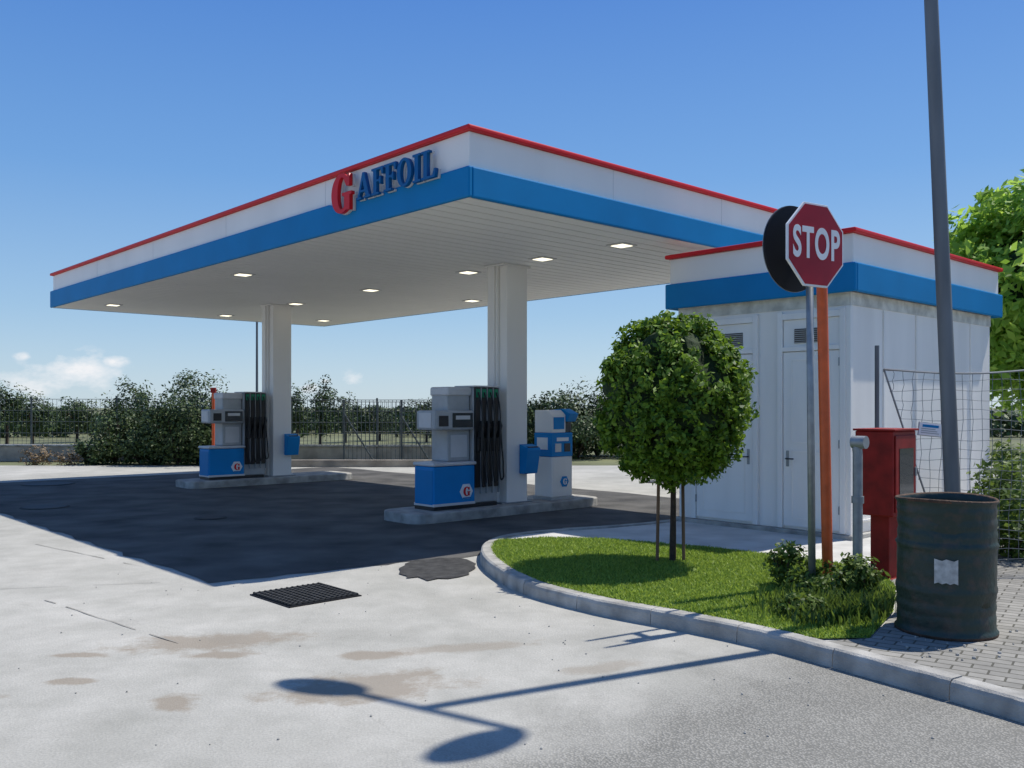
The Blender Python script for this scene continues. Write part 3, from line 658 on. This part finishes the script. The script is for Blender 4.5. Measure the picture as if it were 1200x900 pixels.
# ---------------------------------------------------------------- hydrant cabinet, pipe, barrel, pole
e=empty('fire_hose_cabinet',(3.5,8.3,.1),ANG)
box('post',.0,.2,.04,.22,0,.60,M['cabred'],e,.008); box('foot',-.04,.24,0,.26,0,.02,M['cabred'],e,.003)
box('cabinet',-.12,.36,-.05,.31,.60,1.38,M['cabred'],e,.012)
box('door_frame',-.09,.33,-.065,-.051,.64,1.34,M['cabred'],e,.006)
box('door_glass',-.02,.27,-.069,-.0655,.78,1.22,M['screen'],e,.0)
box('latch',.29,.32,-.08,-.066,.96,1.04,M['galv'],e,.002)
box('top_lip',-.135,.375,-.075,.325,1.381,1.40,M['cabred'],e,.004)
e=empty('vent_pipe',(2.95,7.72,.1))
tube('pipe',[(0,0,-.05),(0,0,.6),(0,0,1.2),(0,.0,1.27),(.02,-.01,1.3)],.042,M['galv'],e)
cyl('elbow',(-.03,.03,1.3),(.05,-.06,1.3),.055,.055,M['galv'],e,18); cyl('collar',(0,0,.78),(0,0,.84),.052,.052,M['galv'],e,18)
e=empty('oil_drum',(3.08,6.42,.119))
bm=bmesh.new(); prof=[(.315,0),(.335,.0),(.338,.02),(.325,.035)]
for z in np.linspace(.06,.9,43):
    r=.322+ (.014*math.exp(-((z-.31)/.014)**2)+.014*math.exp(-((z-.62)/.014)**2)) + .0035*math.sin(z*75)*(1 if .1<z<.28 or .66<z<.88 else .3)
    prof.append((r,z))
prof+=[(.328,.92),(.338,.935),(.33,.945),(.318,.935),(.312,.9),(.31,.1),(.0,.1)]
seg=56; rings=[]
for ri,(r,z) in enumerate(prof):
    ring=[]
    for i in range(seg):
        t=2*math.pi*i/seg; dent=1-.06*math.exp(-((z-.78)/.09)**2)*max(0,math.cos(t-4.3))**6-.05*math.exp(-((z-.2)/.1)**2)*max(0,math.cos(t-5.2))**8-.035*math.exp(-((z-.93)/.05)**2)*max(0,math.cos(t-5.0))**10+.006*math.sin(3*t+z*4)+.012*mnoise.noise(Vector((math.cos(t)*2,math.sin(t)*2,z*5)))
        ring.append(bm.verts.new((r*dent*math.cos(t),r*dent*math.sin(t),z+(.008*math.sin(2*t) if z>.9 else 0))))
    rings.append(ring)
for A,B in zip(rings,rings[1:]):
    for i in range(seg): j=(i+1)%seg; f_=bm.faces.new((A[i],A[j],B[j],B[i]))
bmesh.ops.remove_doubles(bm,verts=bm.verts,dist=.0001)
for f_ in bm.faces:
    c_=f_.calc_center_median()
    if c_.z>.932 or c_.z<.02: f_.material_index=1
fin('drum_shell',bm,None,e,True,[M['barrel'],M['rust']])
bm=bmesh.new()
pr=[]
for i in range(7):
    t=math.radians(232+i*4.2); pr.append((bm.verts.new((.337*math.cos(t),.337*math.sin(t),.38+.01*(i%2))),bm.verts.new((.337*math.cos(t),.337*math.sin(t),.55-.006*(i%3)))))
for A,B in zip(pr,pr[1:]): bm.faces.new((A[0],B[0],B[1],A[1]))
fin('label',bm,M['paper'],e)
e=empty('street_lamp',(3.55,7.2,.1))
top=Vector((-.33,0,7.5))
cyl('pole',(0,0,-.1),top,.062,.046,M['pole'],e,24); cyl('base_sleeve',(0,0,0),(-.01,0,.3),.085,.08,M['pole'],e,24)
ax=Vector((.84,-.54,0))
cyl('cross_arm',top-ax*.66,top+ax*.66,.035,.035,M['pole'],e,12)
for s in (-1,1):
    c=top+ax*.66*s; bm=bmesh.new(); bmesh.ops.create_uvsphere(bm,u_segments=20,v_segments=12,radius=1)
    hd=Vector((-.75,-.66,0)) if s>0 else Vector((-.84,.3,0)); o=fin('lamp_head',bm,M['galv'],e,True); o.scale=(.32,.15,.08); o.rotation_euler=(0,0,math.atan2(hd.y,hd.x)); o.location=c+hd*(.3 if s>0 else .12)
e=empty('wire_mesh_fence')
bm=bmesh.new()
def FP(s,z): return Vector((3.72+s, 9.05-.12*s+.06*math.sin(s*2.2+z*1.5), z))
def wire(pts,r):
    for p,q in zip(pts,pts[1:]): bmcyl(bm,p,q,r,r,5,False)
ztop=lambda s:2.08-.05*math.sin(min(s,1.5)*2.1)
for i in range(26):
    s=i*.09; z0=.15 if s>.62 else max(.15,2.05-(s)*3.0)
    n=8; wire([FP(s+.01*math.sin(j*2.0+i),z0+(ztop(s)-z0)*j/n) for j in range(n+1)],.0026)
for j in range(20):
    z=.2+j*.098; s0=max(0,(2.05-z)/3.0)
    n=14; wire([FP(s0+(2.25-s0)*q/n,min(z+.012*math.sin(q*1.3+j),ztop(s0+(2.25-s0)*q/n))) for q in range(n+1)],.0026)
fin('wires',bm,M['wire'],e)
bm=bmesh.new(); wire([FP(i*.15,ztop(i*.15)) for i in range(16)],.010); wire([FP(0,2.08),FP(.3,1.17),FP(.62,.2)],.010)
fin('frame',bm,M['wire'],e)
cyl('post',(3.68,9.12,.1),(3.68,9.12,2.32),.022,.022,M['pole'],e,10); cyl('post_b',(5.95,8.8,.1),(5.95,8.8,2.2),.022,.022,M['pole'],e,10)
e=empty('notice_sign',(4.0,8.90,1.43),0); e.rotation_euler=(0,math.radians(6),0)
box('plate_edge',-.008,.228,.006,.012,-.008,.128,M['grey'],e,.002)
box('plate',0,.22,0,.005,0,.12,M['signwhite'],e,.002)
for i,z in enumerate((.02,.04,.06)): box('text_line_%d'%i,.02,.2-.02*i,-.003,-.0005,z,z+.008,M['grey'],e,0)
box('text_head',.03,.19,-.003,-.0005,.08,.105,M['blue'],e,0)
bm=bmesh.new()
for i in range(160):
    x=random.uniform(-4,3); y=random.uniform(4,12)
    if y<9-x*.5: bmesh.ops.create_icosphere(bm,subdivisions=1,radius=random.uniform(.003,.008),matrix=Matrix.Translation((x,y,.003)))
for i in range(40):
    x=random.uniform(2.5,3.6); y=random.uniform(5.6,6.4)
    bmesh.ops.create_icosphere(bm,subdivisions=1,radius=random.uniform(.004,.014),matrix=Matrix.Translation((x,y,.123)))
fin('gravel_bits',bm,M['conc'])
